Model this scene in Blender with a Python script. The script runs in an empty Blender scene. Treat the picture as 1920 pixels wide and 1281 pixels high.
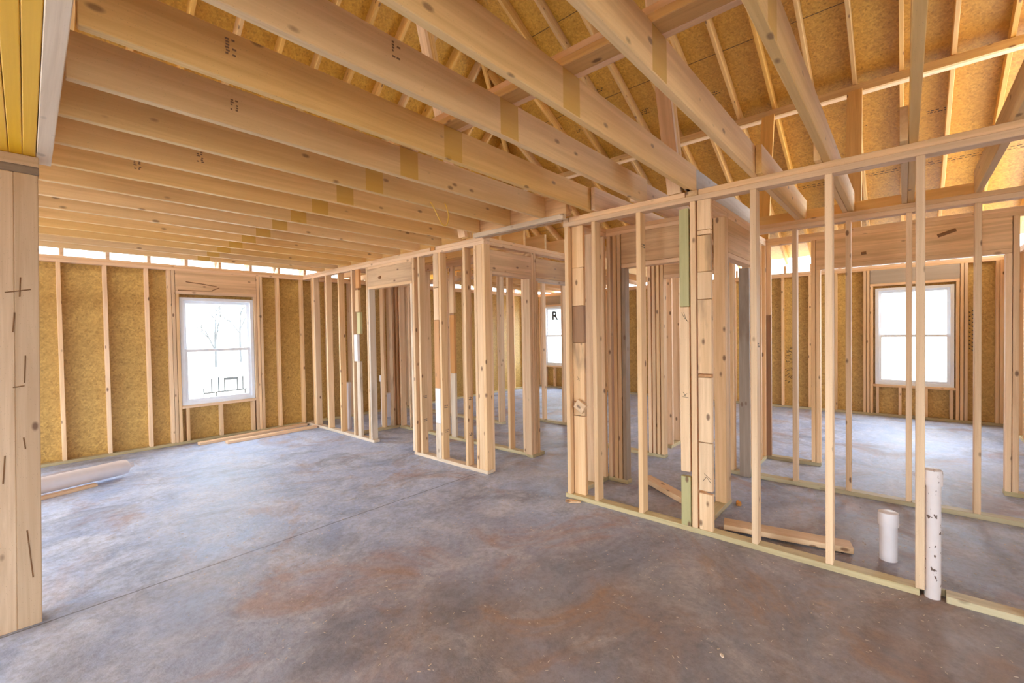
import bpy, bmesh, math, random
from mathutils import Vector, Matrix

# ------------------------------------------------------------------ camera
SC = bpy.context.scene
COL = SC.collection
F_PX, YAW, PITCH, ROLL, EYE = 836.06, 0.723, -0.0197, -0.0164, 1.4816
cd = bpy.data.cameras.new('camera')
cd.sensor_width = 36.0
cd.lens = F_PX / 1920 * 36.0
cd.shift_y = -2.06 / 1920
cd.clip_start, cd.clip_end = 0.02, 400
cam = bpy.data.objects.new('camera', cd)
COL.objects.link(cam)
fw = Vector((math.cos(YAW) * math.cos(PITCH), math.sin(YAW) * math.cos(PITCH), math.sin(PITCH)))
rt = Vector((math.sin(YAW), -math.cos(YAW), 0))
up = rt.cross(fw)
rt2 = rt * math.cos(ROLL) + up * math.sin(ROLL)
up2 = up * math.cos(ROLL) - rt * math.sin(ROLL)
cam.matrix_world = Matrix(((rt2.x, up2.x, -fw.x, 0), (rt2.y, up2.y, -fw.y, 0), (rt2.z, up2.z, -fw.z, EYE), (0, 0, 0, 1)))
SC.camera = cam

# ------------------------------------------------------------------ sky, exposure
W = bpy.data.worlds.new('sky')
SC.world = W
W.use_nodes = True
bg = W.node_tree.nodes['Background']
bg.inputs[0].default_value = (0.82, 0.91, 1.0, 1)
bg.inputs[1].default_value = 15.0
SC.view_settings.view_transform = 'Standard'
SC.view_settings.look = 'None'
SC.view_settings.gamma = 1.0
SC.view_settings.use_curve_mapping = False
SC.view_settings.exposure = 0.52
SC.cycles.use_denoising = True
SC.cycles.max_bounces = 10
SC.cycles.diffuse_bounces = 7
SC.cycles.glossy_bounces = 3
SC.cycles.transparent_max_bounces = 12
SC.cycles.caustics_reflective = False
SC.cycles.caustics_refractive = False
SC.cycles.sample_clamp_indirect = 8.0
SC.cycles.sample_clamp_direct = 3.0

def portal(loc, rot, w, h):
    # guides sky light sampling through an opening of the house; gives off nothing itself
    l = bpy.data.lights.new('opening_portal', 'AREA')
    l.shape, l.size, l.size_y = 'RECTANGLE', w, h
    l.cycles.is_portal = True
    o = bpy.data.objects.new('opening_portal', l)
    COL.objects.link(o)
    o.location, o.rotation_euler = loc, rot
PI = math.pi
portal((2.045, 7.60, 1.28), (-PI / 2, 0, 0), 0.92, 1.5)          # back window, faces -y
portal((9.60, -0.09, 1.30), (0, PI / 2, 0), 1.56, 0.93)         # right windows, face -x
portal((9.60, 6.74, 1.35), (0, PI / 2, 0), 1.56, 0.93)
portal((-4.1, 0.35, 1.2), (0, -PI / 2, 0), 1.8, 1.1)
portal((-4.1, 4.9, 1.2), (0, -PI / 2, 0), 2.0, 2.6)             # left wall openings, unseen and added for fill light
portal((7.5, -1.3, 1.4), (PI / 2, 0, 0), 0.8, 1.3)  # unseen side wall hole, added to light the bright room
portal((-1.15, 7.62, 1.28), (-PI / 2, 0, 0), 1.2, 1.55)  # hole hidden by the post, added to light the left floor
portal((0.3, -3.7, 1.25), (PI / 2, 0, 0), 2.0, 1.7)  # unseen rear opening, added for fill light

R = random.Random(11)

# ------------------------------------------------------------------ materials
def new_mat(name, rough=0.7):
    m = bpy.data.materials.new(name)
    m.use_nodes = True
    b = m.node_tree.nodes['Principled BSDF']
    b.inputs['Roughness'].default_value = rough
    return m, m.node_tree, b

class NT:
    """small helper to wire nodes"""
    def __init__(self, nt):
        self.t = nt
    def n(self, kind, **kw):
        x = self.t.nodes.new(kind)
        for k, v in kw.items():
            setattr(x, k, v)
        return x
    def l(self, a, b):
        self.t.links.new(a, b)
    def math(self, op, a, b=None, clamp=False):
        x = self.n('ShaderNodeMath', operation=op)
        x.use_clamp = clamp
        for i, v in enumerate((a, b)):
            if v is None:
                continue
            if isinstance(v, (int, float)):
                x.inputs[i].default_value = v
            else:
                self.l(v, x.inputs[i])
        return x.outputs[0]
    def vmul(self, v, s):
        x = self.n('ShaderNodeVectorMath', operation='MULTIPLY')
        self.l(v, x.inputs[0])
        x.inputs[1].default_value = s
        return x.outputs[0]
    def vadd(self, a, b):
        x = self.n('ShaderNodeVectorMath', operation='ADD')
        self.l(a, x.inputs[0])
        self.l(b, x.inputs[1])
        return x.outputs[0]
    def noise(self, v, scale, detail=3, rough=0.55, dist=0.0):
        x = self.n('ShaderNodeTexNoise')
        x.inputs['Scale'].default_value = scale
        x.inputs['Detail'].default_value = detail
        x.inputs['Roughness'].default_value = rough
        x.inputs['Distortion'].default_value = dist
        self.l(v, x.inputs['Vector'])
        return x.outputs['Fac']
    def ramp(self, f, stops):
        x = self.n('ShaderNodeValToRGB')
        e = x.color_ramp.elements
        while len(e) < len(stops):
            e.new(0.5)
        for i, (p, c) in enumerate(stops):
            e[i].position = p
            e[i].color = (c, c, c, 1) if isinstance(c, (int, float)) else (*c, 1)
        self.l(f, x.inputs[0])
        return x.outputs[0]
    def mix(self, f, a, b, mode='MIX'):
        x = self.n('ShaderNodeMix', data_type='RGBA', blend_type=mode)
        for s, v in ((x.inputs[0], f), (x.inputs[6], a), (x.inputs[7], b)):
            if isinstance(v, (int, float)):
                s.default_value = v
            elif isinstance(v, tuple):
                s.default_value = (*v, 1)
            else:
                self.l(v, s)
        return x.outputs[2]

def wood(name, light, dark, knots=1.0, grain=0.55, rough=0.62, band=None, stain=0.0, vary=0.28, sat=(0.90, 0.2)):
    m, t, b = new_mat(name, rough)
    k = NT(t)
    tc = k.n('ShaderNodeTexCoord').outputs['Object']
    info = k.n('ShaderNodeObjectInfo')
    rnd = info.outputs['Random']
    off = k.n('ShaderNodeCombineXYZ')
    k.l(k.math('MULTIPLY', rnd, 37.0), off.inputs[0])
    k.l(k.math('MULTIPLY', rnd, 91.0), off.inputs[1])
    k.l(k.math('MULTIPLY', rnd, 53.0), off.inputs[2])
    v = k.vadd(tc, off.outputs[0])
    g1 = k.noise(k.vmul(v, (0.8, 20, 20)), 1.0, 5, 0.62, 0.7)
    g2 = k.noise(k.vmul(v, (2.5, 95, 95)), 1.0, 2, 0.5, 0.2)
    br = k.noise(k.vmul(v, (0.8, 2.0, 2.0)), 1.0, 2)
    f = k.ramp(g1, [(0.40, 0.0), (0.62, 1.0)])
    c = k.mix(k.math('MULTIPLY', f, grain), light, dark)
    c = k.mix(k.math('MULTIPLY', k.ramp(g2, [(0.45, 0.0), (0.75, 1.0)]), 0.22), c, dark)
    c = k.mix(k.math('MULTIPLY', k.ramp(br, [(0.42, 0.0), (0.66, 1.0)]), 0.22), c, tuple(x * 0.72 for x in light))
    # per board lightness
    lv = k.math('ADD', k.math('MULTIPLY', rnd, vary), 1.0 - vary * 0.55)
    hs = k.n('ShaderNodeHueSaturation')
    k.l(lv, hs.inputs['Value'])
    k.l(k.math('ADD', k.math('MULTIPLY', k.math('FRACT', k.math('MULTIPLY', rnd, 7.3)), sat[1]), sat[0]), hs.inputs['Saturation'])
    k.l(c, hs.inputs['Color'])
    c = hs.outputs[0]
    if knots > 0:
        vo = k.n('ShaderNodeTexVoronoi')
        vo.inputs['Scale'].default_value = 1.0
        k.l(k.vmul(v, (5.5, 11.0, 11.0)), vo.inputs['Vector'])
        kc = k.n('ShaderNodeSeparateColor')
        k.l(vo.outputs['Color'], kc.inputs[0])
        kf = k.math('MULTIPLY', k.ramp(vo.outputs['Distance'], [(0.09, 1.0), (0.17, 0.0)]), k.math('GREATER_THAN', kc.outputs[0], 0.45))
        c = k.mix(k.math('MULTIPLY', kf, 0.85 * knots, True), c, (0.13, 0.05, 0.018))
        vo2 = k.n('ShaderNodeTexVoronoi')
        k.l(k.vmul(v, (11.0, 34.0, 34.0)), vo2.inputs['Vector'])
        kf2 = k.ramp(vo2.outputs['Distance'], [(0.06, 1.0), (0.13, 0.0)])
        c = k.mix(k.math('MULTIPLY', kf2, 0.6 * knots, True), c, (0.16, 0.08, 0.035))
    if stain > 0:
        sn = k.noise(k.vmul(v, (1.3, 5, 5)), 1.0, 4, 0.65)
        c = k.mix(k.math('MULTIPLY', k.ramp(sn, [(0.50, 0.0), (0.64, 1.0)]), stain), c, (0.17, 0.10, 0.055))
    if band:
        gp = k.n('ShaderNodeSeparateXYZ')
        k.l(k.n('ShaderNodeNewGeometry').outputs['Position'], gp.inputs[0])
        inside = k.math('MULTIPLY', k.math('GREATER_THAN', gp.outputs[0], band[0]), k.math('LESS_THAN', gp.outputs[0], band[1]))
        gn = k.n('ShaderNodeSeparateXYZ')
        k.l(k.n('ShaderNodeNewGeometry').outputs['True Normal'], gn.inputs[0])
        inside = k.math('MULTIPLY', inside, k.math('GREATER_THAN', gn.outputs[2], -0.5))
        c = k.mix(k.math('MULTIPLY', inside, 0.8), c, band[2])
    k.l(c, b.inputs['Base Color'])
    bp = k.n('ShaderNodeBump')
    bp.inputs['Strength'].default_value = 0.12
    bp.inputs['Distance'].default_value = 0.004
    k.l(g2, bp.inputs['Height'])
    k.l(bp.outputs[0], b.inputs['Normal'])
    return m

def osb(name, a, d, dark, seam=None, rough=0.55):
    m, t, b = new_mat(name, rough)
    k = NT(t)
    tc = k.n('ShaderNodeTexCoord').outputs['Object']
    layers, rots = [], []
    for i, ang in enumerate((0.25, 1.25, 2.2, -0.4)):
        vr = k.n('ShaderNodeVectorRotate', rotation_type='Z_AXIS')
        vr.inputs['Angle'].default_value = ang
        k.l(tc, vr.inputs['Vector'])
        sh = k.n('ShaderNodeVectorMath', operation='MULTIPLY_ADD')
        k.l(vr.outputs[0], sh.inputs[0])
        sh.inputs[1].default_value = (6.5, 34, 6.5)
        sh.inputs[2].default_value = (3.1 * i, 7.7 * i, 1.3 * i)
        layers.append(k.noise(sh.outputs[0], 1.0, 2, 0.55, 0.8))
        rots.append(vr.outputs[0])
    # patches choose which strand direction lies on top
    pick = k.n('ShaderNodeTexVoronoi')
    k.l(k.vadd(k.vmul(tc, (11, 11, 11)), k.vmul(tc, (1, 0, 0))), pick.inputs['Vector'])
    sc_ = k.n('ShaderNodeSeparateColor')
    k.l(pick.outputs['Color'], sc_.inputs[0])
    q = sc_.outputs[0]
    m1 = k.mix(k.math('GREATER_THAN', q, 0.5), k.mix(k.math('GREATER_THAN', q, 0.25), layers[0], layers[1]), k.mix(k.math('GREATER_THAN', q, 0.75), layers[2], layers[3]))
    s1 = k.math('MAXIMUM', layers[0], layers[2])
    lum = k.n('ShaderNodeRGBToBW')
    k.l(m1, lum.inputs[0])
    f = k.ramp(k.math('MULTIPLY', k.math('ADD', lum.outputs[0], k.math('MULTIPLY', s1, 0.6)), 0.62), [(0.33, 0.0), (0.50, 0.5), (0.66, 1.0)])
    f = k.math('MULTIPLY', k.math('ADD', f, k.math('MULTIPLY', sc_.outputs[1], 0.55)), 0.75, True)
    c = k.mix(f, d, a)
    c = k.mix(k.math('MULTIPLY', k.math('GREATER_THAN', sc_.outputs[2], 0.90), 0.25), c, dark)
    for i, ang in enumerate((0, 2)):
        vo = k.n('ShaderNodeTexVoronoi')
        k.l(k.vmul(rots[ang], (18, 75, 18)), vo.inputs['Vector'])
        c = k.mix(k.math('MULTIPLY', k.ramp(vo.outputs['Distance'], [(0.10, 1.0), (0.2, 0.0)]), 0.6), c, dark)
    big = k.noise(tc, 0.8, 3)
    c = k.mix(k.math('MULTIPLY', k.ramp(big, [(0.4, 0.0), (0.65, 1.0)]), 0.25), c, d)
    if seam:
        sp = k.n('ShaderNodeSeparateXYZ')
        k.l(tc, sp.inputs[0])
        fr = k.math('FRACT', k.math('DIVIDE', k.math('ADD', sp.outputs[1], seam), 1.2192))
        c = k.mix(k.math('MULTIPLY', k.math('LESS_THAN', fr, 0.008), 0.85), c, (0.03, 0.02, 0.01))
    k.l(c, b.inputs['Base Color'])
    bp = k.n('ShaderNodeBump')
    bp.inputs['Strength'].default_value = 0.25
    bp.inputs['Distance'].default_value = 0.003
    k.l(s1, bp.inputs['Height'])
    k.l(bp.outputs[0], b.inputs['Normal'])
    return m

def plain(name, col, rough=0.5, metal=0.0, speck=None):
    m, t, b = new_mat(name, rough)
    k = NT(t)
    b.inputs['Metallic'].default_value = metal
    tc = k.n('ShaderNodeTexCoord').outputs['Object']
    n = k.noise(tc, 14.0, 3)
    c = k.mix(k.math('MULTIPLY', k.ramp(n, [(0.35, 0.0), (0.7, 1.0)]), 0.18), col, tuple(x * 0.7 for x in col))
    if speck:
        col2, th, sc = speck
        n2 = k.noise(k.vmul(tc, sc), 1.0, 2, 0.6)
        c = k.mix(k.ramp(n2, [(th, 0.0), (th + 0.03, 1.0)]), c, col2)
    k.l(c, b.inputs['Base Color'])
    return m

PINE = wood('pine_stud', (0.81, 0.565, 0.335), (0.56, 0.33, 0.155))
PINE_DIRTY = wood('pine_stained', (0.74, 0.50, 0.285), (0.45, 0.26, 0.12), stain=0.6)
JOIST = wood('pine_joist', (0.79, 0.525, 0.235), (0.57, 0.33, 0.12), knots=0.8, grain=0.5, band=(1.655, 1.79, (0.56, 0.31, 0.035)), vary=0.2)
RAFT = wood('pine_rafter', (0.72, 0.43, 0.145), (0.48, 0.245, 0.065), vary=0.24)
PLATE = wood('pine_plate', (0.80, 0.54, 0.325), (0.52, 0.32, 0.17), knots=0.7, vary=0.16)
TREATED = wood('treated_plate', (0.56, 0.47, 0.28), (0.36, 0.29, 0.15), knots=0.5, stain=0.25)
GREEN = wood('treated_green', (0.52, 0.46, 0.23), (0.38, 0.36, 0.16), knots=1.0)
ORANGE = wood('orange_block', (0.62, 0.29, 0.09), (0.42, 0.19, 0.06), knots=0.6)
WHITEW = wood('pale_block', (0.74, 0.60, 0.45), (0.55, 0.42, 0.30), knots=0.6, stain=0.3)
GREY = wood('weathered_stud', (0.40, 0.31, 0.23), (0.22, 0.165, 0.12), knots=0.8, stain=0.5)
BROWNB = wood('brown_block', (0.36, 0.19, 0.09), (0.22, 0.11, 0.05), knots=0.7, stain=0.5)
HEAD = wood('header_plank', (0.74, 0.47, 0.24), (0.45, 0.26, 0.12), knots=1.0, grain=0.75, stain=0.15)
HEADG = wood('header_grey', (0.36, 0.27, 0.19), (0.27, 0.2, 0.13), knots=0.2)
LVL = wood('laminated_beam', (0.90, 0.50, 0.02), (0.76, 0.38, 0.01), knots=0.0, grain=0.4, vary=0.06, sat=(0.99, 0.05))
OSBW = osb('osb_wall', (0.58, 0.36, 0.095), (0.29, 0.155, 0.03), (0.12, 0.055, 0.014))
OSBR = osb('osb_roof', (0.66, 0.365, 0.055), (0.38, 0.18, 0.018), (0.11, 0.05, 0.01), seam=0.35, rough=0.42)
OSBB = osb('osb_roof_back', (0.72, 0.41, 0.055), (0.44, 0.21, 0.02), (0.11, 0.05, 0.01), rough=0.42)
PVC = plain('white_pvc', (0.72, 0.68, 0.70), 0.35)
PVCD = plain('dirty_pvc', (0.70, 0.62, 0.60), 0.4, speck=((0.13, 0.08, 0.06), 0.635, (40, 40, 26)))
VINYL = plain('white_vinyl', (0.74, 0.77, 0.82), 0.35)
BLACK = plain('black_ink', (0.03, 0.025, 0.02), 0.8)
STAMP = plain('grey_stamp_ink', (0.22, 0.13, 0.07), 0.85)
GREYINK = plain('grey_ink', (0.05, 0.053, 0.06), 0.7)
YELLOW = plain('yellow_sheath', (0.75, 0.46, 0.06), 0.4)
STEEL = plain('dark_steel', (0.010, 0.012, 0.016), 0.8)
PALE = wood('pale_ledger', (0.80, 0.64, 0.47), (0.62, 0.46, 0.31), knots=0.4, vary=0.05)
BLUEW = plain('white_block', (0.82, 0.80, 0.80), 0.6)

def glass():
    m = bpy.data.materials.new('window_glass')
    m.use_nodes = True
    t = m.node_tree
    t.nodes.clear()
    k = NT(t)
    tr = k.n('ShaderNodeBsdfTransparent')
    tr.inputs[0].default_value = (0.96, 0.98, 0.98, 1)
    gl = k.n('ShaderNodeBsdfGlossy')
    gl.inputs['Roughness'].default_value = 0.02
    mx = k.n('ShaderNodeMixShader')
    mx.inputs[0].default_value = 0.05
    k.l(tr.outputs[0], mx.inputs[1])
    k.l(gl.outputs[0], mx.inputs[2])
    out = k.n('ShaderNodeOutputMaterial')
    k.l(mx.outputs[0], out.inputs[0])
    return m
GLASS = glass()

def concrete():
    m, t, b = new_mat('concrete_slab', 0.6)
    b.inputs['Specular IOR Level'].default_value = 0.3
    k = NT(t)
    p = k.n('ShaderNodeNewGeometry').outputs['Position']
    sp = k.n('ShaderNodeSeparateXYZ')
    k.l(p, sp.inputs[0])
    n1 = k.noise(p, 0.75, 5, 0.6, 0.5)
    n2 = k.noise(p, 2.6, 6, 0.68, 0.6)
    n3 = k.noise(p, 24.0, 5, 0.75)
    n4 = k.noise(p, 1.2, 5, 0.66, 0.9)
    n5 = k.noise(k.vmul(p, (1, 1, 0)), 6.5, 5, 0.7, 1.0)
    c = k.mix(k.ramp(n2, [(0.36, 0.0), (0.64, 1.0)]), (0.35, 0.44, 0.66), (0.57, 0.63, 0.78))  # blue of the sky light is mixed into the slab colour
    c = k.mix(k.math('MULTIPLY', k.ramp(n5, [(0.50, 0.0), (0.66, 1.0)]), 0.35), c, (0.25, 0.30, 0.42))
    # dirty brown front; the paler, bluer slab into the rooms is painted window light
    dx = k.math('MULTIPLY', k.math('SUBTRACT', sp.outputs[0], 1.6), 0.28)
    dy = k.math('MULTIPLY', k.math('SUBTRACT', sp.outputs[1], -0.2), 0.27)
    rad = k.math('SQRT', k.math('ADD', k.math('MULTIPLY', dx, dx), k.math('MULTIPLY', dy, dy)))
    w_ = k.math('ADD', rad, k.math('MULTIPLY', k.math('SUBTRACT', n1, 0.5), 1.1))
    dirt_shade = k.ramp(w_, [(0.35, 1.0), (1.25, 0.0)])
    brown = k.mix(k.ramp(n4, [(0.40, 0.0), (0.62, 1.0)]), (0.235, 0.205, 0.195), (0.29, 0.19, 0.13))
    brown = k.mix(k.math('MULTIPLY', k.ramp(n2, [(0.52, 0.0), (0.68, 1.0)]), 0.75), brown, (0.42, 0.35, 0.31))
    c = k.mix(k.math('MULTIPLY', dirt_shade, 0.9), c, brown)
    # rusty clay and dark damp patches
    c = k.mix(k.math('MULTIPLY', k.ramp(n4, [(0.54, 0.0), (0.66, 1.0)]), 0.55), c, (0.36, 0.19, 0.09))
    dk = k.noise(k.vmul(p, (1.2, 1.6, 1)), 1.0, 6, 0.7, 0.8)
    c = k.mix(k.math('MULTIPLY', k.ramp(dk, [(0.51, 0.0), (0.68, 1.0)]), 0.55), c, (0.105, 0.10, 0.115))
    c = k.mix(k.math('MULTIPLY', k.ramp(n3, [(0.42, 0.0), (0.68, 1.0)]), 0.35), c, (0.10, 0.085, 0.08))
    vo = k.n('ShaderNodeTexVoronoi')
    k.l(k.vmul(p, (31, 31, 31)), vo.inputs['Vector'])
    c = k.mix(k.math('MULTIPLY', k.ramp(vo.outputs['Distance'], [(0.08, 1.0), (0.15, 0.0)]), 0.4), c, (0.50, 0.40, 0.30))
    w = k.math('MULTIPLY', k.math('SUBTRACT', k.noise(p, 3.0, 2), 0.5), 0.02)
    dd = k.math('ABSOLUTE', k.math('SUBTRACT', k.math('ADD', sp.outputs[1], w), 3.37))
    line = k.math('MULTIPLY', k.math('LESS_THAN', dd, 0.006), k.math('LESS_THAN', sp.outputs[0], 3.2))
    c = k.mix(k.math('MULTIPLY', line, 0.6), c, (0.06, 0.04, 0.03))
    k.l(c, b.inputs['Base Color'])
    k.l(k.ramp(n2, [(0.3, 0.48), (0.7, 0.75)]), b.inputs['Roughness'])
    bp = k.n('ShaderNodeBump')
    bp.inputs['Strength'].default_value = 0.6
    bp.inputs['Distance'].default_value = 0.008
    k.l(k.math('ADD', n2, k.math('MULTIPLY', n3, 0.5)), bp.inputs['Height'])
    k.l(bp.outputs[0], b.inputs['Normal'])
    return m
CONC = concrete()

# ------------------------------------------------------------------ builders
def link(name, me, mat, parent=None, M=None):
    o = bpy.data.objects.new(name, me)
    COL.objects.link(o)
    if mat is not None and not me.materials:
        me.materials.append(mat)
    M = M if M is not None else Matrix.Identity(4)
    if parent is not None:
        o.parent = parent
        # parents are un-rotated empties or boards; bake the world placement into the local matrix
        o.matrix_parent_inverse = parent_inv(parent)
    o.matrix_basis = M
    return o

def world_of(o):
    m = o.matrix_basis
    if o.parent:
        m = world_of(o.parent) @ o.matrix_parent_inverse @ m
    return m

def parent_inv(p):
    return world_of(p).inverted()

def tag(o, label=None, cat=None, group=None, kind=None):
    for k, v in (('label', label), ('category', cat), ('group', group), ('kind', kind)):
        if v:
            o[k] = v
    return o

def thing(name, loc, label, cat, group=None, kind=None):
    o = bpy.data.objects.new(name, None)
    o.empty_display_size = 0.1
    COL.objects.link(o)
    o.location = loc
    return tag(o, label, cat, group, kind)

def box_mesh(name, L, wy, wz, bev=0.003):
    bm = bmesh.new()
    bmesh.ops.create_cube(bm, size=1.0)
    for v in bm.verts:
        v.co = Vector((v.co.x * L, v.co.y * wy, v.co.z * wz))
    bev = min(bev, 0.2 * min(L, wy, wz))
    if bev > 0:
        bmesh.ops.bevel(bm, geom=bm.edges[:], offset=bev, segments=1, affect='EDGES')
    me = bpy.data.meshes.new(name)
    bm.to_mesh(me)
    bm.free()
    return me

AX = {
    'x': Matrix(((1, 0, 0, 0), (0, 1, 0, 0), (0, 0, 1, 0), (0, 0, 0, 1))),
    'y': Matrix(((0, -1, 0, 0), (1, 0, 0, 0), (0, 0, 1, 0), (0, 0, 0, 1))),
    'z': Matrix(((0, 0, -1, 0), (0, 1, 0, 0), (1, 0, 0, 0), (0, 0, 0, 1))),
}

def bx(name, x0, x1, y0, y1, z0, z1, mat, parent=None, ax=None, bev=0.003):
    dx, dy, dz = x1 - x0, y1 - y0, z1 - z0
    if ax is None:
        ax = max((dx, 'x'), (dy, 'y'), (dz, 'z'))[1]
    L, wy, wz = {'x': (dx, dy, dz), 'y': (dy, dx, dz), 'z': (dz, dy, dx)}[ax]
    me = box_mesh(name, L, wy, wz, bev)
    M = Matrix.Translation(((x0 + x1) / 2, (y0 + y1) / 2, (z0 + z1) / 2)) @ AX[ax]
    return link(name, me, mat, parent, M)

def beam(name, a, b, w, t, mat, parent=None, wdir=(0, 0, 1), bev=0.003):
    """board from a to b (centre line); w = size along wdir, t = the other cross size"""
    a, b = Vector(a), Vector(b)
    d = (b - a).normalized()
    wd = Vector(wdir)
    wd = (wd - d * wd.dot(d)).normalized()
    td = wd.cross(d)            # x=d, y=td, z=wd  (right handed: d x td = wd)
    me = box_mesh(name, (b - a).length, t, w, bev)
    c = (a + b) / 2
    M = Matrix(((d.x, td.x, wd.x, c.x), (d.y, td.y, wd.y, c.y), (d.z, td.z, wd.z, c.z), (0, 0, 0, 1)))
    return link(name, me, mat, parent, M)

def multi_box(name, boxes, mat, parent=None, M=None):
    bm = bmesh.new()
    for x0, x1, y0, y1, z0, z1 in boxes:
        g = bmesh.ops.create_cube(bm, size=1.0)['verts']
        for v in g:
            v.co = Vector(((x0 + x1) / 2 + v.co.x * (x1 - x0), (y0 + y1) / 2 + v.co.y * (y1 - y0), (z0 + z1) / 2 + v.co.z * (z1 - z0)))
    me = bpy.data.meshes.new(name)
    bm.to_mesh(me)
    bm.free()
    return link(name, me, mat, parent, M)

def ring_mesh(name, prof, n=40):
    """solid of revolution about local z from (radius, z) rows"""
    bm = bmesh.new()
    rows = []
    for r, z in prof:
        if r < 1e-6:
            rows.append([bm.verts.new((0, 0, z))])
        else:
            rows.append([bm.verts.new((r * math.cos(2 * math.pi * i / n), r * math.sin(2 * math.pi * i / n), z)) for i in range(n)])
    for p, q in zip(rows, rows[1:]):
        for i in range(n):
            j = (i + 1) % n
            if len(p) == 1 and len(q) == 1:
                continue
            if len(p) == 1:
                bm.faces.new((p[0], q[j], q[i]))
            elif len(q) == 1:
                bm.faces.new((p[i], p[j], q[0]))
            else:
                bm.faces.new((p[i], p[j], q[j], q[i]))
    bmesh.ops.recalc_face_normals(bm, faces=bm.faces[:])
    for f in bm.faces:
        f.smooth = True
    bm.edges.ensure_lookup_table()
    bmesh.ops.split_edges(bm, edges=[e_ for e_ in bm.edges if len(e_.link_faces) == 2 and e_.calc_face_angle(0) > 0.6])
    me = bpy.data.meshes.new(name)
    bm.to_mesh(me)
    bm.free()
    return me

ORD = ['first', 'second', 'third', 'fourth', 'fifth', 'sixth', 'seventh', 'eighth', 'ninth', 'tenth', 'eleventh', 'twelfth',
       'thirteenth', 'fourteenth', 'fifteenth', 'sixteenth', 'seventeenth', 'eighteenth', 'nineteenth', 'twentieth']

T = 2.467           # top of the double top plates
P1, P2 = T - 0.076, T - 0.038
TH = 0.038
D4 = 0.089

class Frame:
    """open stud frame along y (axis 'y', faces at x=pos..pos+.089) or along x (axis 'x')"""
    def __init__(s, axis, pos, label, base, group='open stud wall frames', depth=D4):
        s.a, s.p, s.d = axis, pos, depth
        loc = (pos, base, 0) if axis == 'y' else (base, pos, 0)
        s.e = thing('stud_frame', loc, label, 'wall frame', group)
    def put(s, name, u0, u1, z0, z1, mat, ax=None, q0=0.0, q1=None, bev=0.003):
        q1 = s.d if q1 is None else q1
        if s.a == 'y':
            return bx(name, s.p + q0, s.p + q1, u0, u1, z0, z1, mat, s.e, ax, bev)
        return bx(name, u0, u1, s.p + q0, s.p + q1, z0, z1, mat, s.e, ax, bev)
    def stud(s, u, z0=TH, z1=P1, mat=None, name='stud'):
        mat = mat or (PINE_DIRTY if R.random() < 0.22 else PINE)
        return s.put(name, u, u + TH, z0, z1, mat, 'z')
    def studs(s, us, **k):
        for u in us:
            s.stud(u, **k)
    def sole(s, u0, u1, mat=None):
        return s.put('bottom_plate', u0, u1, 0.0, TH, mat or TREATED, s.a)
    def top(s, u0, u1, u2=None, u3=None, mat=None):
        s.put('top_plate', u0, u1, P1, P2, mat or PLATE, s.a)
        s.put('top_plate', u0 if u2 is None else u2, u1 if u3 is None else u3, P2, T, mat or PLATE, s.a)
    def header(s, u0, u1, z0, z1, mat=None, flat=True):
        if flat:
            s.put('header_plate', u0, u1, z0, z0 + TH, PLATE, s.a)
            z0 += TH
        s.put('header', u0, u1, z0, z1, mat or HEAD, s.a)

# ------------------------------------------------------------------ floor and sheathed walls
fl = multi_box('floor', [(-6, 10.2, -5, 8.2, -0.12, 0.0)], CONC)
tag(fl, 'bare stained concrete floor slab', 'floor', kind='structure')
gr_m = plain('pale_ground', (0.55, 0.50, 0.42), 0.9)
gr = multi_box('ground', [(-60, 80, -60, 90, -0.4, -0.13)], gr_m)
tag(gr, 'pale bare ground outside the house', 'ground', kind='structure')

YB, XR, YF = 7.466, 9.46, -1.10      # inner stud faces: back, right, front side wall
W1 = (1.585, 2.505, 0.53, 2.03)
W2 = (-0.555, 0.372, 0.52, 2.09)
W3 = (6.275, 7.20, 0.57, 2.125)
SH = 0.012
def sheath(axis, pos, u0, u1, z1, holes):
    us = sorted({u0, u1} | {h[0] for h in holes} | {h[1] for h in holes})
    out = []
    for a, b in zip(us, us[1:]):
        hs = [h for h in holes if h[0] <= a + 1e-6 and h[1] >= b - 1e-6]
        spans = [(-0.12, z1)] if not hs else [(-0.12, hs[0][2]), (hs[0][3], z1)]
        for lo, hi in spans:
            out.append((a, b, lo, hi))
    return out
# local frames: sheathing drawn in local xy so that the strands lie in the board plane
def wall(name, axis, pos, u0, u1, z1, holes, label):
    boxes = [(a, b, lo, hi, 0, SH) for a, b, lo, hi in sheath(axis, pos, u0, u1, z1, holes)]
    if axis == 'x':      # runs along x, plane y=pos
        M = Matrix(((1, 0, 0, 0), (0, 0, -1, pos + SH), (0, 1, 0, 0), (0, 0, 0, 1)))
    else:                # runs along y, plane x=pos
        M = Matrix(((0, 0, 1, pos), (1, 0, 0, 0), (0, 1, 0, 0), (0, 0, 0, 1)))
    o = multi_box(name, boxes, OSBW, None, M)
    return tag(o, label, 'wall', kind='structure')
wall('wall_back', 'x', YB + D4, -3.0, XR + D4, T, [W1, (-1.75, -0.55, 0.5, 2.05)], 'strand board wall behind the studs around the window with the rack outside')  # second hole is added, hidden by the post, to light the left floor
wall('wall_right', 'y', XR + D4, YF - 0.1, YB + D4, T, [W2, W3], 'strand board wall behind the studs of the two windows on the far right')
wall('wall_front', 'x', YF - D4 - SH, 5.74, XR + D4, T, [(7.1, 7.9, 0.75, 2.05)], 'strand board side wall at the right edge of the bright room')  # hole is added out of view to brighten this room

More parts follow.
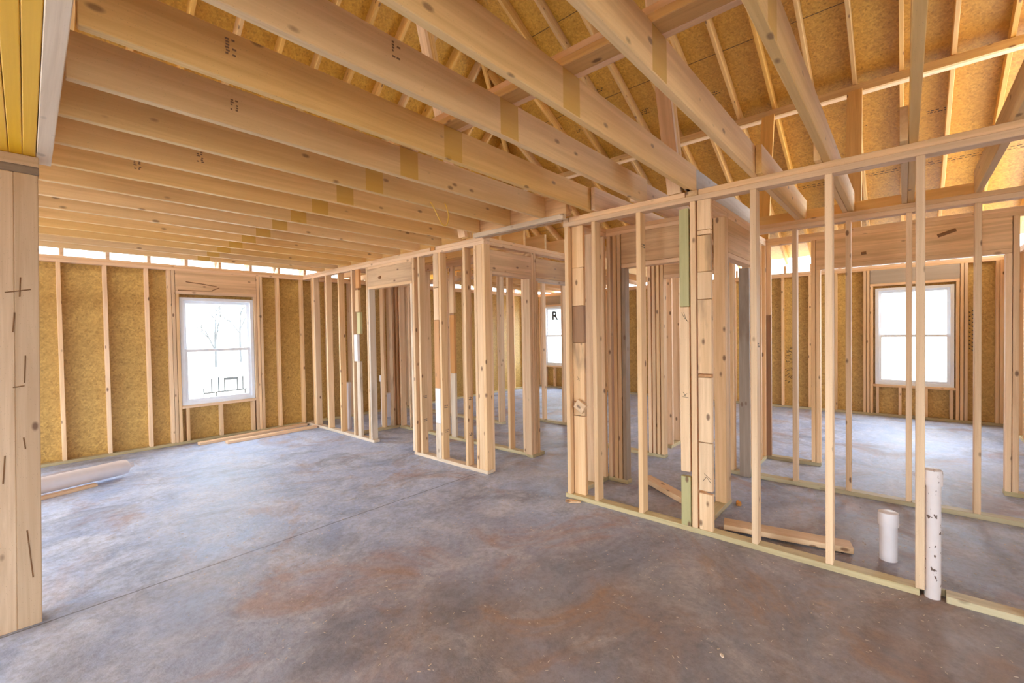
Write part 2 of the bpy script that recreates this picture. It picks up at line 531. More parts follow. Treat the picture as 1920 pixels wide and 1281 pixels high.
wall('wall_left', 'y', -4.0, -3.6, YB + D4, 5.6, [(-0.2, 0.9, 0.3, 2.1), (3.6, 6.2, 0.2, 2.2)], 'strand board wall of the unfinished room behind the viewpoint')  # unseen wall; its openings are placed and sized for fill light
wall('wall_near', 'x', -3.6, -4.0, 5.64, 7.6, [(-0.7, 1.3, 0.4, 2.1)], 'strand board wall behind the viewpoint with an unseen opening added for light')  # unseen wall; the opening is sized to light post and joist faces
wall('wall_return', 'y', 5.64 - SH - 0.002, -3.6, -1.21, 4.6, [], 'strand board wall at the outer corner behind the viewpoint')
# ------------------------------------------------------------------ windows
def window(name, axis, pos, u0, u1, z0, z1, label, out=1):
    """double hung window; local x along the wall, local y outwards"""
    e = bpy.data.objects.new(name, None)
    COL.objects.link(e)
    e.location = (u0, pos, z0) if axis == 'x' else (pos, u0, z0)
    tag(e, label, 'window', kind='structure')
    w, h = u1 - u0, z1 - z0
    if axis == 'x':
        M = Matrix.Translation((u0, pos, z0))
    else:                # local x -> +y, local y -> +x
        M = Matrix(((0, 1, 0, pos), (1, 0, 0, u0), (0, 0, 1, z0), (0, 0, 0, 1)))
    def loc_box(nm, boxes, mat, par):
        return multi_box(nm, boxes, mat, par, M)
    f = 0.042
    fr = loc_box('window_frame', [(0, f, 0, .085, 0, h), (w - f, w, 0, .085, 0, h), (f, w - f, 0, .085, 0, f), (f, w - f, 0, .085, h - f, h)], VINYL, e)
    mid = h * 0.5
    s = 0.038
    def sash(nm, y0, y1, za, zb):
        a, b = f, w - f
        o = loc_box(nm, [(a, a + s, y0, y1, za, zb), (b - s, b, y0, y1, za, zb), (a + s, b - s, y0, y1, za, za + s), (a + s, b - s, y0, y1, zb - s, zb)], VINYL, e)
        ym = (y0 + y1) / 2
        loc_box('pane', [(a + s - .003, b - s + .003, ym - .002, ym + .002, za + s - .003, zb - s + .003)], GLASS, o)
        return o
    sash('upper_sash', .046, .070, mid - .012, h - f)
    lo = sash('lower_sash', .016, .042, f, mid + .026)
    loc_box('sash_lock', [(w / 2 - .03, w / 2 + .03, .008, .016, mid + .004, mid + .022)], VINYL, lo)
    return e
window('window_1', 'x', YB + 0.02, *W1, 'white double hung window in the back wall, with a rack standing outside')
window('window_2', 'y', XR + 0.02, *W2, 'white double hung window under a grey header in the far bright room')
w3 = window('window_3', 'y', XR + 0.02, *W3, 'white double hung window with a letter R on its upper pane')
fc = bpy.data.curves.new('letter', 'FONT')
fc.body = 'R'
fc.size = 0.31
fc.extrude = 0.001
fc.offset = 0.009
tmp = bpy.data.objects.new('tmp_letter', fc)
COL.objects.link(tmp)
bpy.context.view_layer.update()
lm = bpy.data.meshes.new_from_object(tmp.evaluated_get(bpy.context.evaluated_depsgraph_get()))
bpy.data.objects.remove(tmp)
lm.materials.clear()
lo = link('sticker_letter', lm, GREYINK, w3, Matrix(((0, 0, -1, XR + 0.045), (-1, 0, 0, 6.975), (0, 1, 0, 1.775), (0, 0, 0, 1))))
lo['label'] = 'grey letter R on the upper pane'

# ------------------------------------------------------------------ framing of the sheathed walls
fb = Frame('x', YB, 'stud frame of the sheathed back wall around the window with the rack outside', 0.0)
fb.sole(-2.6, 3.26)
fb.sole(3.36, XR)
fb.top(-2.6, XR)
for u in (-2.05, -1.80, -0.53, -0.40, 0.0, 0.404, 0.81, 1.218, 2.852, 3.225, 3.66, 4.07, 4.47, 4.88, 5.29, 5.69, 6.10, 6.50, 6.91, 7.32, 7.72, 8.13, 8.54, 8.95, XR - TH):
    fb.stud(u, mat=PINE)
for u in (1.455, 1.497):
    fb.stud(u, name='king_stud', mat=PINE)
for u in (2.555, 2.60):
    fb.stud(u, name='king_stud', mat=PINE)
fb.put('jack_stud', 1.54, 1.578, TH, 2.075, PINE, 'z')
fb.put('jack_stud', 2.512, 2.55, TH, 2.075, PINE, 'z')
fb.put('header_plate', 1.54, 2.55, 2.075, 2.113, PLATE, 'x')
fb.put('header', 1.54, 2.55, 2.113, P1, HEAD, 'x')
fb.put('sill_plate', 1.578, 2.512, 0.49, 0.528, PLATE, 'x')
for u in (1.625, 2.03, 2.455):
    fb.put('cripple_stud', u, u + TH, TH, 0.49, PINE, 'z')

fr_ = Frame('y', XR, 'stud frame of the sheathed far right wall with two window openings', 0.0)
fr_.sole(YF, YB)
fr_.top(YF, YB)
fr_.studs((-1.06, -1.018, -0.70, -0.655, 0.445, 0.49, 0.88, 1.26, 1.68, 2.09, 2.50, 2.90, 3.31, 3.72, 4.12, 4.53, 4.94, 5.34, 5.75, 6.15, 6.19, 7.28, 7.33), mat=PINE)
for u in (-0.61, 0.40, 6.232, 7.236):
    fr_.put('jack_stud', u, u + TH, TH, 2.13, PINE, 'z')
for a, b, m_ in ((-0.612, 0.44, HEADG), (6.235, 7.275, HEADG)):
    fr_.put('header_plate', a, b, 2.13, 2.168, PLATE, 'y')
    fr_.put('header', a, b, 2.168, P1, m_, 'y')
for a, b, z in ((-0.572, 0.40, 0.518), (6.27, 7.236, 0.568)):
    fr_.put('sill_plate', a, b, z - TH, z, PLATE, 'y')
    for t in (0.03, 0.33, 0.66, 0.96):
        u = a + (b - a - TH) * t
        fr_.put('cripple_stud', u, u + TH, TH, z - TH, PINE, 'z')

ff = Frame('x', YF - D4, 'short stud frame of the sheathed side wall beyond the doubled jamb at right', 5.8)
ff.sole(5.75, XR)
ff.top(5.75, XR)
ff.studs((5.78, 6.22, 6.64, 7.04, 7.92, 8.32, 8.63, 9.04), mat=PINE)
ff.put('header', 7.08, 7.92, 2.07, P1, HEAD, 'x')  # framing of the unseen hole added for light
ff.put('sill_plate', 7.08, 7.92, 0.71, 0.748, PLATE, 'x')

# ------------------------------------------------------------------ long partition beside the room (far part)
XA = 3.265
fa = Frame('y', XA, 'long open stud frame from the back corner to the hallway with a door opening', 5.4)
fa.sole(5.405, 7.45, WHITEW)
fa.sole(3.245, 4.50, WHITEW)
fa.top(3.245, 7.466, 4.12, 7.466)
fa.put('top_plate', 3.245, 4.03, P2, T, PLATE, 'y')
fa.put('blocking', 4.04, 4.11, P2, T, ORANGE, 'x')
fa.put('stud', 7.12, 7.158, TH, P1, PINE, 'z')
fa.put('stud', 7.165, 7.305, TH, P1, PINE_DIRTY, 'z', 0.05, 0.088)
for u in (7.075, 6.665, 6.275, 5.895):
    fa.stud(u)
# blocking stack beside the stud, each block a little out of line
for z0, z1, q, m_ in ((2.13, P1, 0.012, ORANGE), (1.795, 2.10, 0.0, PINE), (1.48, 1.79, 0.02, GREEN), (1.10, 1.478, -0.03, BLUEW), (TH, 1.098, 0.004, WHITEW)):
    fa.put('blocking', 5.735, 5.825, z0, z1, m_, 'z', q, q + TH)
fa.stud(5.49, mat=PINE, name='king_stud')
fa.put('jack_stud', 5.447, 5.485, TH, 2.085, WHITEW, 'z')
fa.put('header_plate', 4.487, 5.485, 2.085, 2.123, PLATE, 'y')
fa.put('header', 4.487, 5.485, 2.123, 2.352, HEAD, 'y')
fa.put('header_plate', 4.487, 5.485, 2.353, P1, PLATE, 'y')
fa.stud(4.445, mat=PINE, name='king_stud')
fa.put('jack_stud', 4.487, 4.525, TH, 2.085, WHITEW, 'z')
fa.stud(4.333, mat=PINE)
for z0, z1, m_ in ((2.0, P1, PINE_DIRTY), (1.63, 1.995, PINE), (0.845, 1.628, ORANGE), (0.44, 0.843, BLUEW), (TH, 0.438, WHITEW)):
    fa.put('blocking', 3.99, 4.08, z0, z1, m_, 'z', 0.0, TH)
fa.stud(3.946, mat=PINE)
fa.stud(3.538, mat=PINE)
# corner post: two studs with a turned stud between them
fa.stud(3.367, mat=PINE)
fa.put('corner_stud', 3.283, 3.362, TH, P1, PINE, 'z', 0.0, TH)
fa.put('corner_stud', 3.283, 3.362, TH, P1, PINE_DIRTY, 'z', 0.042, 0.08)
fa.stud(3.245, mat=PINE)

# hall wall running away from that corner
fh = Frame('x', 3.26, 'stud frame with two headers running from the corner post along the hallway', 4.1)
fh.sole(4.03, 4.26)
fh.top(3.36, 5.33, 3.36, 5.33)
fh.put('header_plate', 3.40, 4.052, 2.09, 2.128, PLATE, 'x')
fh.put('header', 3.36, 4.052, 2.128, 2.345, HEAD, 'x', 0.0, TH)
fh.put('header', 3.36, 4.052, 2.128, 2.352, HEAD, 'x', 0.05, 0.088)
fh.put('jack_stud', 3.36, 3.398, 0.0, 2.128, PINE, 'z')
fh.stud(4.055, mat=PINE, name='king_stud')
fh.put('jack_stud', 4.012, 4.05, TH, 2.09, PINE, 'z')
fh.put('stud', 4.097, 4.135, TH, P1, PINE_DIRTY, 'z')
fh.put('jack_stud', 4.139, 4.177, TH, 2.07, PINE, 'z')
fh.put('header_plate', 4.139, 5.29, 2.07, 2.108, WHITEW, 'x')
fh.put('header', 4.139, 5.29, 2.11, 2.345, HEAD, 'x')
fh.put('jack_stud', 5.25, 5.288, 0.0, 2.07, PINE, 'z')
fh.stud(5.29, 0.0, mat=PINE)

# closet wall behind
fw1 = Frame('y', 4.06, 'inner stud frame running behind the corner post parallel to the long frame', 4.6)
fw1.sole(3.36, 5.98)
fw1.top(3.36, 5.98)
fw1.studs((3.39, 3.63, 4.03, 4.44, 4.85, 5.25, 5.66, 5.90))
fw1.put('blocking', 4.64, 4.73, 1.75, P1, PINE, 'z', 0.0, TH)
fw1.put('blocking', 4.64, 4.73, 0.92, 1.72, ORANGE, 'z', 0.0, TH)
fw1.put('blocking', 4.64, 4.73, TH, 0.918, WHITEW, 'z', 0.0, TH)
fbx = Frame('x', 6.0, 'inner cross frame seen through the door opening of the long frame', 3.8)
fbx.sole(3.36, 4.15)
fbx.top(3.36, 4.15)
fbx.studs((3.38, 3.64, 3.82, 3.98, 4.05, 4.11))
fl5 = Frame('y', 5.20, 'stud frame closing the far side of the bath behind the hallway', 6.0)
fl5.sole(4.82, 7.46)
fl5.top(4.82, 7.46)
fl5.studs((4.83, 4.87, 5.24, 5.64, 6.05, 6.46, 6.86, 7.27))
fhb = Frame('y', 5.76, 'thin stud frame at the end of the hallway in front of the lettered window', 4.2)
fhb.sole(3.6, 4.72)
fhb.top(3.35, 4.72)
fhb.studs((3.62, 4.016, 4.415, 4.68))

# ------------------------------------------------------------------ near partition
fbn = Frame('y', XA, 'near open stud frame across the right side with scrap blocking at its corners', 1.0)
fbn.sole(-0.06, 2.272)
fbn.sole(-1.6, -0.165)
fbn.put('bottom_plate', -0.165, -0.06, 0.0, TH, TREATED, 'y', 0.075, 0.089)
fbn.put('top_plate', -1.6, 2.262, P1, P2, PLATE, 'y')
fbn.put('top_plate', -1.6, 1.10, P2, T, PLATE, 'y')
fbn.put('top_plate', 1.195, 2.20, P2, T, PLATE, 'y')
fbn.put('blocking', 1.105, 1.19, P2, T, PINE_DIRTY, 'x')
fbn.put('blocking', 2.205, 2.262, P2, T, PINE, 'x')
fbn.studs((1.938, 1.538, 1.123, 0.732, 0.326, -0.080, -0.488, -0.895, -1.30), mat=PINE)
fbn.stud(2.211, mat=PINE)
for z0, z1, m_ in ((2.03, P1, PINE), (1.70, 2.028, PINE), (1.375, 1.697, BROWNB), (0.86, 1.373, PINE_DIRTY), (0.735, 0.85, PINE), (TH, 0.73, PINE)):
    fbn.put('blocking', 2.09, 2.205, z0, z1, m_, 'z', 0.045, 0.083)
for z0, z1, m_ in ((1.643, 2.35, GREEN), (0.436, 1.64, PINE), (TH, 0.40, GREEN)):
    fbn.put('blocking', 1.172, 1.24, z0, z1, m_, 'z', 0.0, TH)
for z0, z1, m_ in ((2.18, 2.39, PINE), (2.145, 2.176, PINE), (1.885, 2.14, PINE_DIRTY), (1.69, 1.882, PINE), (1.16, 1.686, PINE_DIRTY), (1.135, 1.156, ORANGE), (0.67, 1.132, PINE), (0.32, 0.665, PINE), (TH, 0.30, PINE)):
    fbn.put('blocking', 1.02, 1.112, z0, z1, m_, 'z', 0.004, 0.042)

# closet behind the near partition
fk = Frame('x', 2.20, 'short cross frame at the hallway end of the near frame', 3.6)
fk.sole(3.36, 3.98)
fk.top(3.36, 3.98)
fk.studs((3.37, 3.66, 3.86))
fk2 = Frame('y', 3.90, 'closet front frame with knotty plank header behind the near frame', 1.7)
fk2.sole(1.99, 2.195)
fk2.top(1.10, 2.20)
fk2.studs((2.155, 2.09), mat=PINE)
fk2.put('king_stud', 2.045, 2.083, TH, P1, PINE, 'z')
fk2.put('jack_stud', 2.0, 2.038, TH, 2.07, GREY, 'z')
fk2.put('header_plate', 1.20, 2.038, 2.07, 2.108, PLATE, 'y')
fk2.put('header', 1.20, 2.038, 2.11, P1, HEAD, 'y')
fr = Frame('x', 1.10, 'cross frame with plank header between the near frame and the inner frame', 3.9)
fr.sole(3.36, 4.03)
fr.top(3.36, 4.84)
fr.studs((3.36, 3.88), mat=PINE)
fr.put('king_stud', 3.925, 3.963, TH, P1, PINE, 'z')
fr.put('jack_stud', 3.967, 4.005, TH, 2.07, PINE_DIRTY, 'z')
fr.put('header_plate', 3.967, 4.80, 2.07, 2.108, PLATE, 'x')
fr.put('header', 3.967, 4.80, 2.11, P1, HEAD, 'x')
fr.put('blocking', 3.43, 3.60, 2.12, 2.16, PINE, 'x')

# inner frame beyond the pipes
fc_ = Frame('y', 4.84, 'inner open stud frame standing beyond the two white pipes', 0.3)
fc_.sole(-1.6, 1.40)
fc_.top(-1.6, 1.40)
fc_.studs((1.345, 1.30), mat=PINE)
fc_.put('stud', 1.145, 1.24, 0.0, 2.07, GREY, 'z', -0.03, 0.008)
fc_.studs((0.752, 0.353, -0.041, -0.43, -0.84, -1.25), mat=PINE)
fe = Frame('x', 1.17, 'short return frame with two toned stud between the inner frame and the wide opening', 5.3)
fe.sole(4.93, 5.64)
fe.top(4.93, 5.64)
fe.studs((5.0, 5.40, 5.60), mat=PINE)
fd = Frame('y', 5.65, 'far stud frame with a long plank header over the wide opening', 0.0)
fd.sole(0.667, 1.26)
fd.sole(-1.19, -0.64)
fd.top(-1.19, 1.26)
fd.put('blocking', 1.125, 1.215, 1.62, P1, PINE, 'z', 0.0, TH)
fd.put('blocking', 1.125, 1.215, TH, 1.618, BROWNB, 'z', 0.0, TH)
fd.put('king_stud', 0.712, 0.75, TH, P1, PINE, 'z')
fd.put('jack_stud', 0.67, 0.708, TH, 2.08, PINE, 'z')
fd.put('jack_stud', -0.681, -0.643, TH, 2.08, PINE, 'z')
fd.put('king_stud', -0.723, -0.685, TH, P1, PINE, 'z')
fd.studs((-1.15,), mat=PINE)
fd.put('header_plate', -0.681, 0.708, 2.08, 2.118, PLATE, 'y')
fd.put('header', -0.681, 0.708, 2.118, P1, HEAD, 'y')

fm = Frame('y', 4.95, 'stud frame in the inner hall with four studs packed at its end', 2.5)
fm.sole(2.06, 3.24)
fm.top(1.42, 3.24)
fm.studs((2.064, 2.115, 2.165, 2.217), mat=PINE)
fm.studs((2.31, 2.72, 3.12))
fm.header(1.42, 2.06, 2.06, P1)
fmx = Frame('x', 2.17, 'small stud frame behind the packed studs of the inner hall', 5.6)
fmx.sole(5.42, 5.85)
fmx.top(5.04, 5.85)
fmx.studs((5.45, 5.70, 5.80))

# ------------------------------------------------------------------ ceiling joists over the room
JB, JT = T, T + 0.184
def stamp(par, x, y, z):
    boxes = []
    rr = random.Random(int(x * 1000 + y * 77))
    for c in range(2):
        for r_ in range(6):
            if rr.random() < 0.8:
                xx = x + c * 0.022 + rr.uniform(-.002, .002)
                zz = z + r_ * 0.011
                boxes.append((xx, xx + rr.uniform(.007, .016), y - .0012, y + .0002, zz, zz + .007))
    o = multi_box('grade_stamp', boxes, STAMP, par)
    o['label'] = 'dark printed grade stamp'
    return o
joist_y = {-2: -0.43, -1: -0.052, 0: 0.334, 1: 0.723, 2: 1.135, 3: 1.512, 4: 1.943}
stamps = {4: (0.58, 2.56), 5: (0.72, 2.53), 3: (1.03, 2.57), 7: (0.78, 2.53), 8: (0.55, 2.53)}
NJ = 17
for kk in range(-2, NJ):
    y = joist_y.get(kk, 0.334 + 0.4064 * kk)
    x0 = -1.8 if kk >= 8 else 0.172 if kk > 3 else 0.155
    x1 = 3.335
    if kk in (5, 6, 7):
        x1 = 3.148
    if kk in (-2, -1, 0, 1):
        x1 = 4.92
    n = NJ - 1 - kk
    if n == 0:
        lab = 'ceiling joist next to the bright eave gap of the back wall'
    elif kk == 5:
        lab = '%s ceiling joist from the back wall, its end on the hallway ledger' % ORD[n]
    else:
        lab = '%s ceiling joist counted from the back wall eave gap' % ORD[n]
    j = bx('ceiling_joist', x0, x1, y, y + TH, JB, JT, JOIST, None, 'x')
    tag(j, lab, 'joist', 'ceiling joists over the room')
    if kk in stamps:
        stamp(j, stamps[kk][0], y, stamps[kk][1])
# lapped joists running on over the near partition
for i, (y, lab) in enumerate(((0.685, 'lapped ceiling joist over the near frame, above the corner header'), (0.374, 'lapped ceiling joist over the near frame, above the second pipe board'),
                              (-0.012, 'lapped ceiling joist over the near frame, above the tall capped pipe'), (1.145, 'weathered ceiling joist lying on the cross header beside the scrap corner'))):
    j = bx('ceiling_joist', 3.20, 4.93, y, y + TH - 0.002, JB, JT, GREY if i == 3 else JOIST, None, 'x')
    tag(j, lab, 'joist', 'lapped joists over the near frame')
for i, y in enumerate((1.552, 1.90)):
    j = bx('ceiling_joist', 3.20, 4.93, y, y + TH - 0.002, JB, JT, PLATE, None, 'x')
    tag(j, ('pale lapped joist over the closet, nearer the hallway beam', 'pale lapped joist over the closet, beside the scrap corner')[1 - i], 'joist', 'lapped joists over the near frame')
rb = bx('rim_board', 4.936, 4.974, -0.45, 1.10, T, T + 0.10, JOIST, None, 'y')
tag(rb, 'rim board on top of the inner frame, closing off the joist ends', 'board')
# joists over the bath and bedroom
for i, x in enumerate((3.52, 3.93, 4.33, 4.74)):
    j = bx('ceiling_joist', x, x + TH, 3.27, 7.52, JB, JT, JOIST, None, 'y')
    tag(j, '%s ceiling joist from the corner post, running back over the bath' % ORD[i], 'joist', 'ceiling joists over the bath')
for i in range(9):
    y = 3.62 + 0.4064 * i
    j = bx('ceiling_joist', 5.76, 9.52, y, y + TH, JB, JT, JOIST, None, 'x')
    tag(j, '%s ceiling joist of the lettered window room, counted from the hallway' % ORD[i], 'joist', 'ceiling joists of the far bedroom')

# strongback on the joists
sb = thing('strongback', (1.72, 3.0, JT), 'ell shaped wooden strongback lying across the tops of the ceiling joists', 'brace')
bx('flat_plank', 1.655, 1.752, -0.6, 7.0, JT, JT + TH, RAFT, sb, 'y')
bx('upright_plank', 1.752, 1.79, -0.6, 7.0, JT, JT + 0.14, PLATE, sb, 'y')

# flush beam over the hallway
hb = thing('hallway_beam', (3.2, 2.7, T), 'flush wooden beam with nailed ledger strip over the hallway opening', 'beam', kind='thing')
bx('beam_ply', 3.152, 3.19, 2.15, 3.24, T, 2.70, HEAD, hb, 'y')
bx('beam_ply', 3.192, 3.23, 2.15, 3.24, T, 2.70, HEAD, hb, 'y')
bx('beam_ply', 3.232, 3.27, 2.262, 3.24, T - 0.03, 2.70, HEAD, hb, 'y')
bx('ledger_strip', 3.105, 3.151, 2.15, 3.24, T - 0.045, T - 0.002, WHITEW, hb, 'y')

# ------------------------------------------------------------------ laminated beam, ledger and post at left
lb = thing('laminated_beam', (0.03, 2.5, 2.43), 'bright yellow laminated beam overhead at left, resting on the timber post', 'beam', kind='thing')
for i in range(4):
    beam('beam_ply', (-0.145 + i * 0.0455 + 0.0445 / 2, -1.2, 2.43 + 0.15), (-0.06 + i * 0.0468 + 0.046 / 2, 3.5, 2.43 + 0.15), 0.30, 0.0445, LVL, lb)
lg = beam('ledger_board', (0.060, -1.2, 2.425 + 0.12), (0.158, 3.512, 2.425 + 0.12), 0.235, 0.056, PALE)
tag(lg, 'pale ledger board fixed along the yellow laminated beam, carrying the joist ends', 'board')
po = thing('timber_post', (0.0, 3.45, 0), 'built up timber post with checks at the left edge, under the laminated beam', 'post')
for i in range(3):
    c0, c1 = -0.175 + i * 0.0872 + 0.0436, -0.130 + i * 0.0872 + 0.0436
    beam('post_ply', (c0, 3.46, 0.0), (c1, 3.46, 2.335), 0.0868, 0.14, PINE, po, wdir=(1, 0, 0))
bx('post_cap', -0.135, 0.135, 3.385, 3.53, 2.376, 2.428, PINE, po, 'x')
bx('post_seat', -0.135, 0.135, 3.388, 3.53, 2.335, 2.376, GREY, po, 'x')

# ------------------------------------------------------------------ roof
SR, AR = 0.505, 7.54          # right slope, underside of rafters: z = AR - SR*x
SL, AL = 0.875, 9.14         # back slope: z = AL - SL*y
RX = 0.5                      # ridge
hipx = lambda y: (AR - AL + SL * y) / SR
hipy = lambda x: (AL - AR + SR * x) / SL
RD = 0.14
cr, cl = math.cos(math.atan(SR)), math.cos(math.atan(SL))
XE, YE = XR + 0.28, YB + 0.22
def slab(name, pts, nrm, mat, th, origin, xdir, label):
    n = Vector(nrm).normalized()
    xd = Vector(xdir)
    xd = (xd - n * xd.dot(n)).normalized()
    yd = n.cross(xd)
    o = Vector(origin)
    M = Matrix(((xd.x, yd.x, n.x, o.x), (xd.y, yd.y, n.y, o.y), (xd.z, yd.z, n.z, o.z), (0, 0, 0, 1)))
    Mi = M.inverted()
    bm = bmesh.new()
    lo_ = [bm.verts.new(Mi @ Vector(p)) for p in pts]
    hi_ = [bm.verts.new(Mi @ (Vector(p) + n * th)) for p in pts]
    bm.faces.new(lo_)
    bm.faces.new(hi_)
    for i in range(len(pts)):
        j = (i + 1) % len(pts)
        bm.faces.new((lo_[i], lo_[j], hi_[j], hi_[i]))
    bmesh.ops.recalc_face_normals(bm, faces=bm.faces[:])
    me = bpy.data.meshes.new(name)
    bm.to_mesh(me)
    bm.free()
    return tag(link(name, me, mat, None, M), label, 'roof', kind='structure')
zr = lambda x: AR - SR * x + RD / cr
zl = lambda y: AL - SL * y + RD / cl
# where the two sheathing planes meet
hx = lambda y: (AR + RD / cr - zl(y)) / SR
hy = lambda x: (AL + RD / cl - zr(x)) / SL
yl = -3.9
ROOF_R = slab('roof', [(RX, yl, zr(RX)), (5.7, yl, zr(5.7)), (5.7, -1.5, zr(5.7)), (XE, -1.5, zr(XE)), (XE, hy(XE), zr(XE)), (RX, hy(RX), zr(RX))], (SR, 0, 1), OSBR, 0.012, (0, 0, AR + RD / cr), (0, 1, 0), 'strand board underside of the roof slope on the right')
slab('roof', [(-5, hy(RX), zl(hy(RX))), (RX, hy(RX), zl(hy(RX))), (hx(YE), YE, zl(YE)), (-5, YE, zl(YE))], (0, SL, 1), OSBB, 0.012, (0, 0, AL + RD / cl), (1, 0, 0), 'strand board underside of the roof slope above the back wall')
slab('roof', [(RX, yl, zr(RX)), (RX, hy(RX), zr(RX)), (-5, hy(RX), zr(RX) - 2.6), (-5, yl, zr(RX) - 2.6)], (-2.6, 0, 5.5), OSBR, 0.012, (RX, 0, zr(RX)), (0, 1, 0), 'strand board underside of the unseen roof slope added on the left')  # unseen slope, added to keep sky light off joists and front floor

# printing on the roof boards: dashed nailing lines and blurred grade text
rr = random.Random(5)
Mi = ROOF_R.matrix_basis.inverted()
def ink_rows(par, Minv, spots, mat, name='printed_mark', label='dark printed marks on the strand board'):
    bm_ = []
    for x, y, rows, n in spots:
        for r_ in range(rows):
            t = 0.0
            for _ in range(n):
                L_ = rr.uniform(0.008, 0.03)
                if rr.random() < 0.8:
                    q = Minv @ Vector((x + 0.028 * r_, y - t, AR + RD / cr - SR * (x + 0.028 * r_)))
                    bm_.append((q.x - L_ / 2, q.x + L_ / 2, q.y - 0.005, q.y + 0.005, -0.0015, 0.0005))
                t += L_ + rr.uniform(0.006, 0.014)
    o = multi_box(name, bm_, mat, par, ROOF_R.matrix_basis)
    o['label'] = label
    return o
ink_rows(ROOF_R, Mi, [(4.95, 4.42, 3, 7), (6.05, 3.90, 2, 9), (6.10, 2.90, 3, 6), (7.30, -0.20, 2, 6), (7.25, 0.56, 2, 7), (6.80, 5.25, 2, 6), (6.2, 1.95, 2, 5), (5.6, 3.3, 2, 4)], BLACK)
bm_ = []
for xw in (8.08, 8.115):
    y = 1.85
    while y > -1.2:
        L_ = rr.uniform(0.03, 0.05)
        q = Mi @ Vector((xw, y, AR + RD / cr - SR * xw))
        bm_.append((q.x - L_ / 2, q.x + L_ / 2, q.y - 0.004, q.y + 0.004, -0.0015, 0.0005))
        y -= L_ + 0.02
o = multi_box('nailing_line', bm_, BLACK, ROOF_R, ROOF_R.matrix_basis)
o['label'] = 'dashed black nailing line'

for kk in range(-7, 14):
    y = 4.097 - 0.4064 * kk
    xs = max(RX + 0.1, hipx(y) + 0.05)
    n = kk + 7
    a, b = Vector((xs, y, AR - SR * xs + RD / 2 / cr)), Vector((XE - 0.02, y, AR - SR * (XE - 0.02) + RD / 2 / cr))
    r_ = beam('rafter', a, b, RD, TH, RAFT)
    if kk < 0:
        lab = 'short jack rafter on the right roof slope, %s from the far corner' % ORD[n]
    else:
        lab = 'long rafter on the right roof slope, %s beyond the short jack rafters' % ORD[kk]
    tag(r_, lab, 'rafter', 'rafters of the right roof slope')
    bx('rafter_tail', XR + 0.002, XE - 0.02, y - TH / 2, y + TH / 2, T, T + 0.13, PLATE, r_, 'x')
i = 0
for kk in range(-6, 20):
    x = 1.2686 + 0.4064 * kk
    ys = max(hy(RX) + 0.05, hipy(x) + 0.05)
    if ys > YE - 0.2:
        continue
    a, b = Vector((x, ys, AL - SL * ys + RD / 2 / cl)), Vector((x, YE - 0.02, AL - SL * (YE - 0.02) + RD / 2 / cl))
    r_ = beam('rafter', a, b, RD, TH, RAFT)
    i += 1
    lab = 'rafter on the roof slope above the back wall, %s from the %s' % ((ORD[kk + 6], 'left end') if kk < 8 else (ORD[19 - kk], 'hip corner'))
    tag(r_, lab, 'rafter', 'rafters of the back roof slope')
    bx('rafter_tail', x - TH / 2, x + TH / 2, YB + 0.002, YE - 0.02, T, T + 0.13, PLATE, r_, 'y')
ya, yb_ = hipy(RX) + 0.1, hipy(9.3)
hp = beam('hip_rafter', (RX + 0.1, hipy(RX + 0.1), AR - SR * (RX + 0.1) + 0.02), (9.3, hipy(9.3), AR - SR * 9.3 + 0.02), 0.22, TH, RAFT)
tag(hp, 'deep hip rafter where the back and right roof slopes meet', 'rafter')

pu = thing('roof_purlin', (6.53, 1.5, 4.165), 'long horizontal purlin crossing under the rafters of the right roof slope', 'purlin')
bx('upright_plank', 6.50, 6.538, -1.4, 5.6, 4.155, 4.244, RAFT, pu, 'y')
bx('flat_plank', 6.539, 6.628, -1.4, 5.6, 4.155, 4.193, PLATE, pu, 'y')

def prop(a, b, label, plies, wdir=(0, 1, 0), w=0.14):
    e = thing('roof_brace', a, label, 'brace', 'sloping roof braces')
    a, b = Vector(a), Vector(b)
    d = (b - a).normalized()
    wd = Vector(wdir)
    side = wd.cross(d).normalized()
    for i in range(plies):
        o = side * (i - (plies - 1) / 2) * 0.0385
        beam('brace_ply', a + o, b + o, w, TH, RAFT, e, wdir)
    return e
nb = prop((3.315, 1.262, T), (1.95, 1.262, T + 4.75), 'tall doubled roof brace rising from the near frame beside the scrap corner', 2, (0, 1, 0), 0.089)
beam('brace_flange', (3.315 - 0.06, 1.262, T), (1.89, 1.262, T + 4.75), 0.038, 0.1, PLATE, nb, (1, 0, 0))
fs = prop((3.22, 3.44, T), (2.35, 3.44, T + 3.45), 'tall doubled roof brace rising from the corner post of the hallway', 2, (0, 1, 0), 0.089)
beam('brace_flange', (3.16, 3.44, T), (2.29, 3.44, T + 3.45), 0.038, 0.1, PLATE, fs, (1, 0, 0))
prop((5.69, 1.22, T), (6.48, 1.31, 4.16), 'single roof brace under the purlin above the two toned stud', 1)
prop((5.69, 0.40, T), (6.48, 0.436, 4.16), 'single roof brace under the purlin above the wide opening', 1)

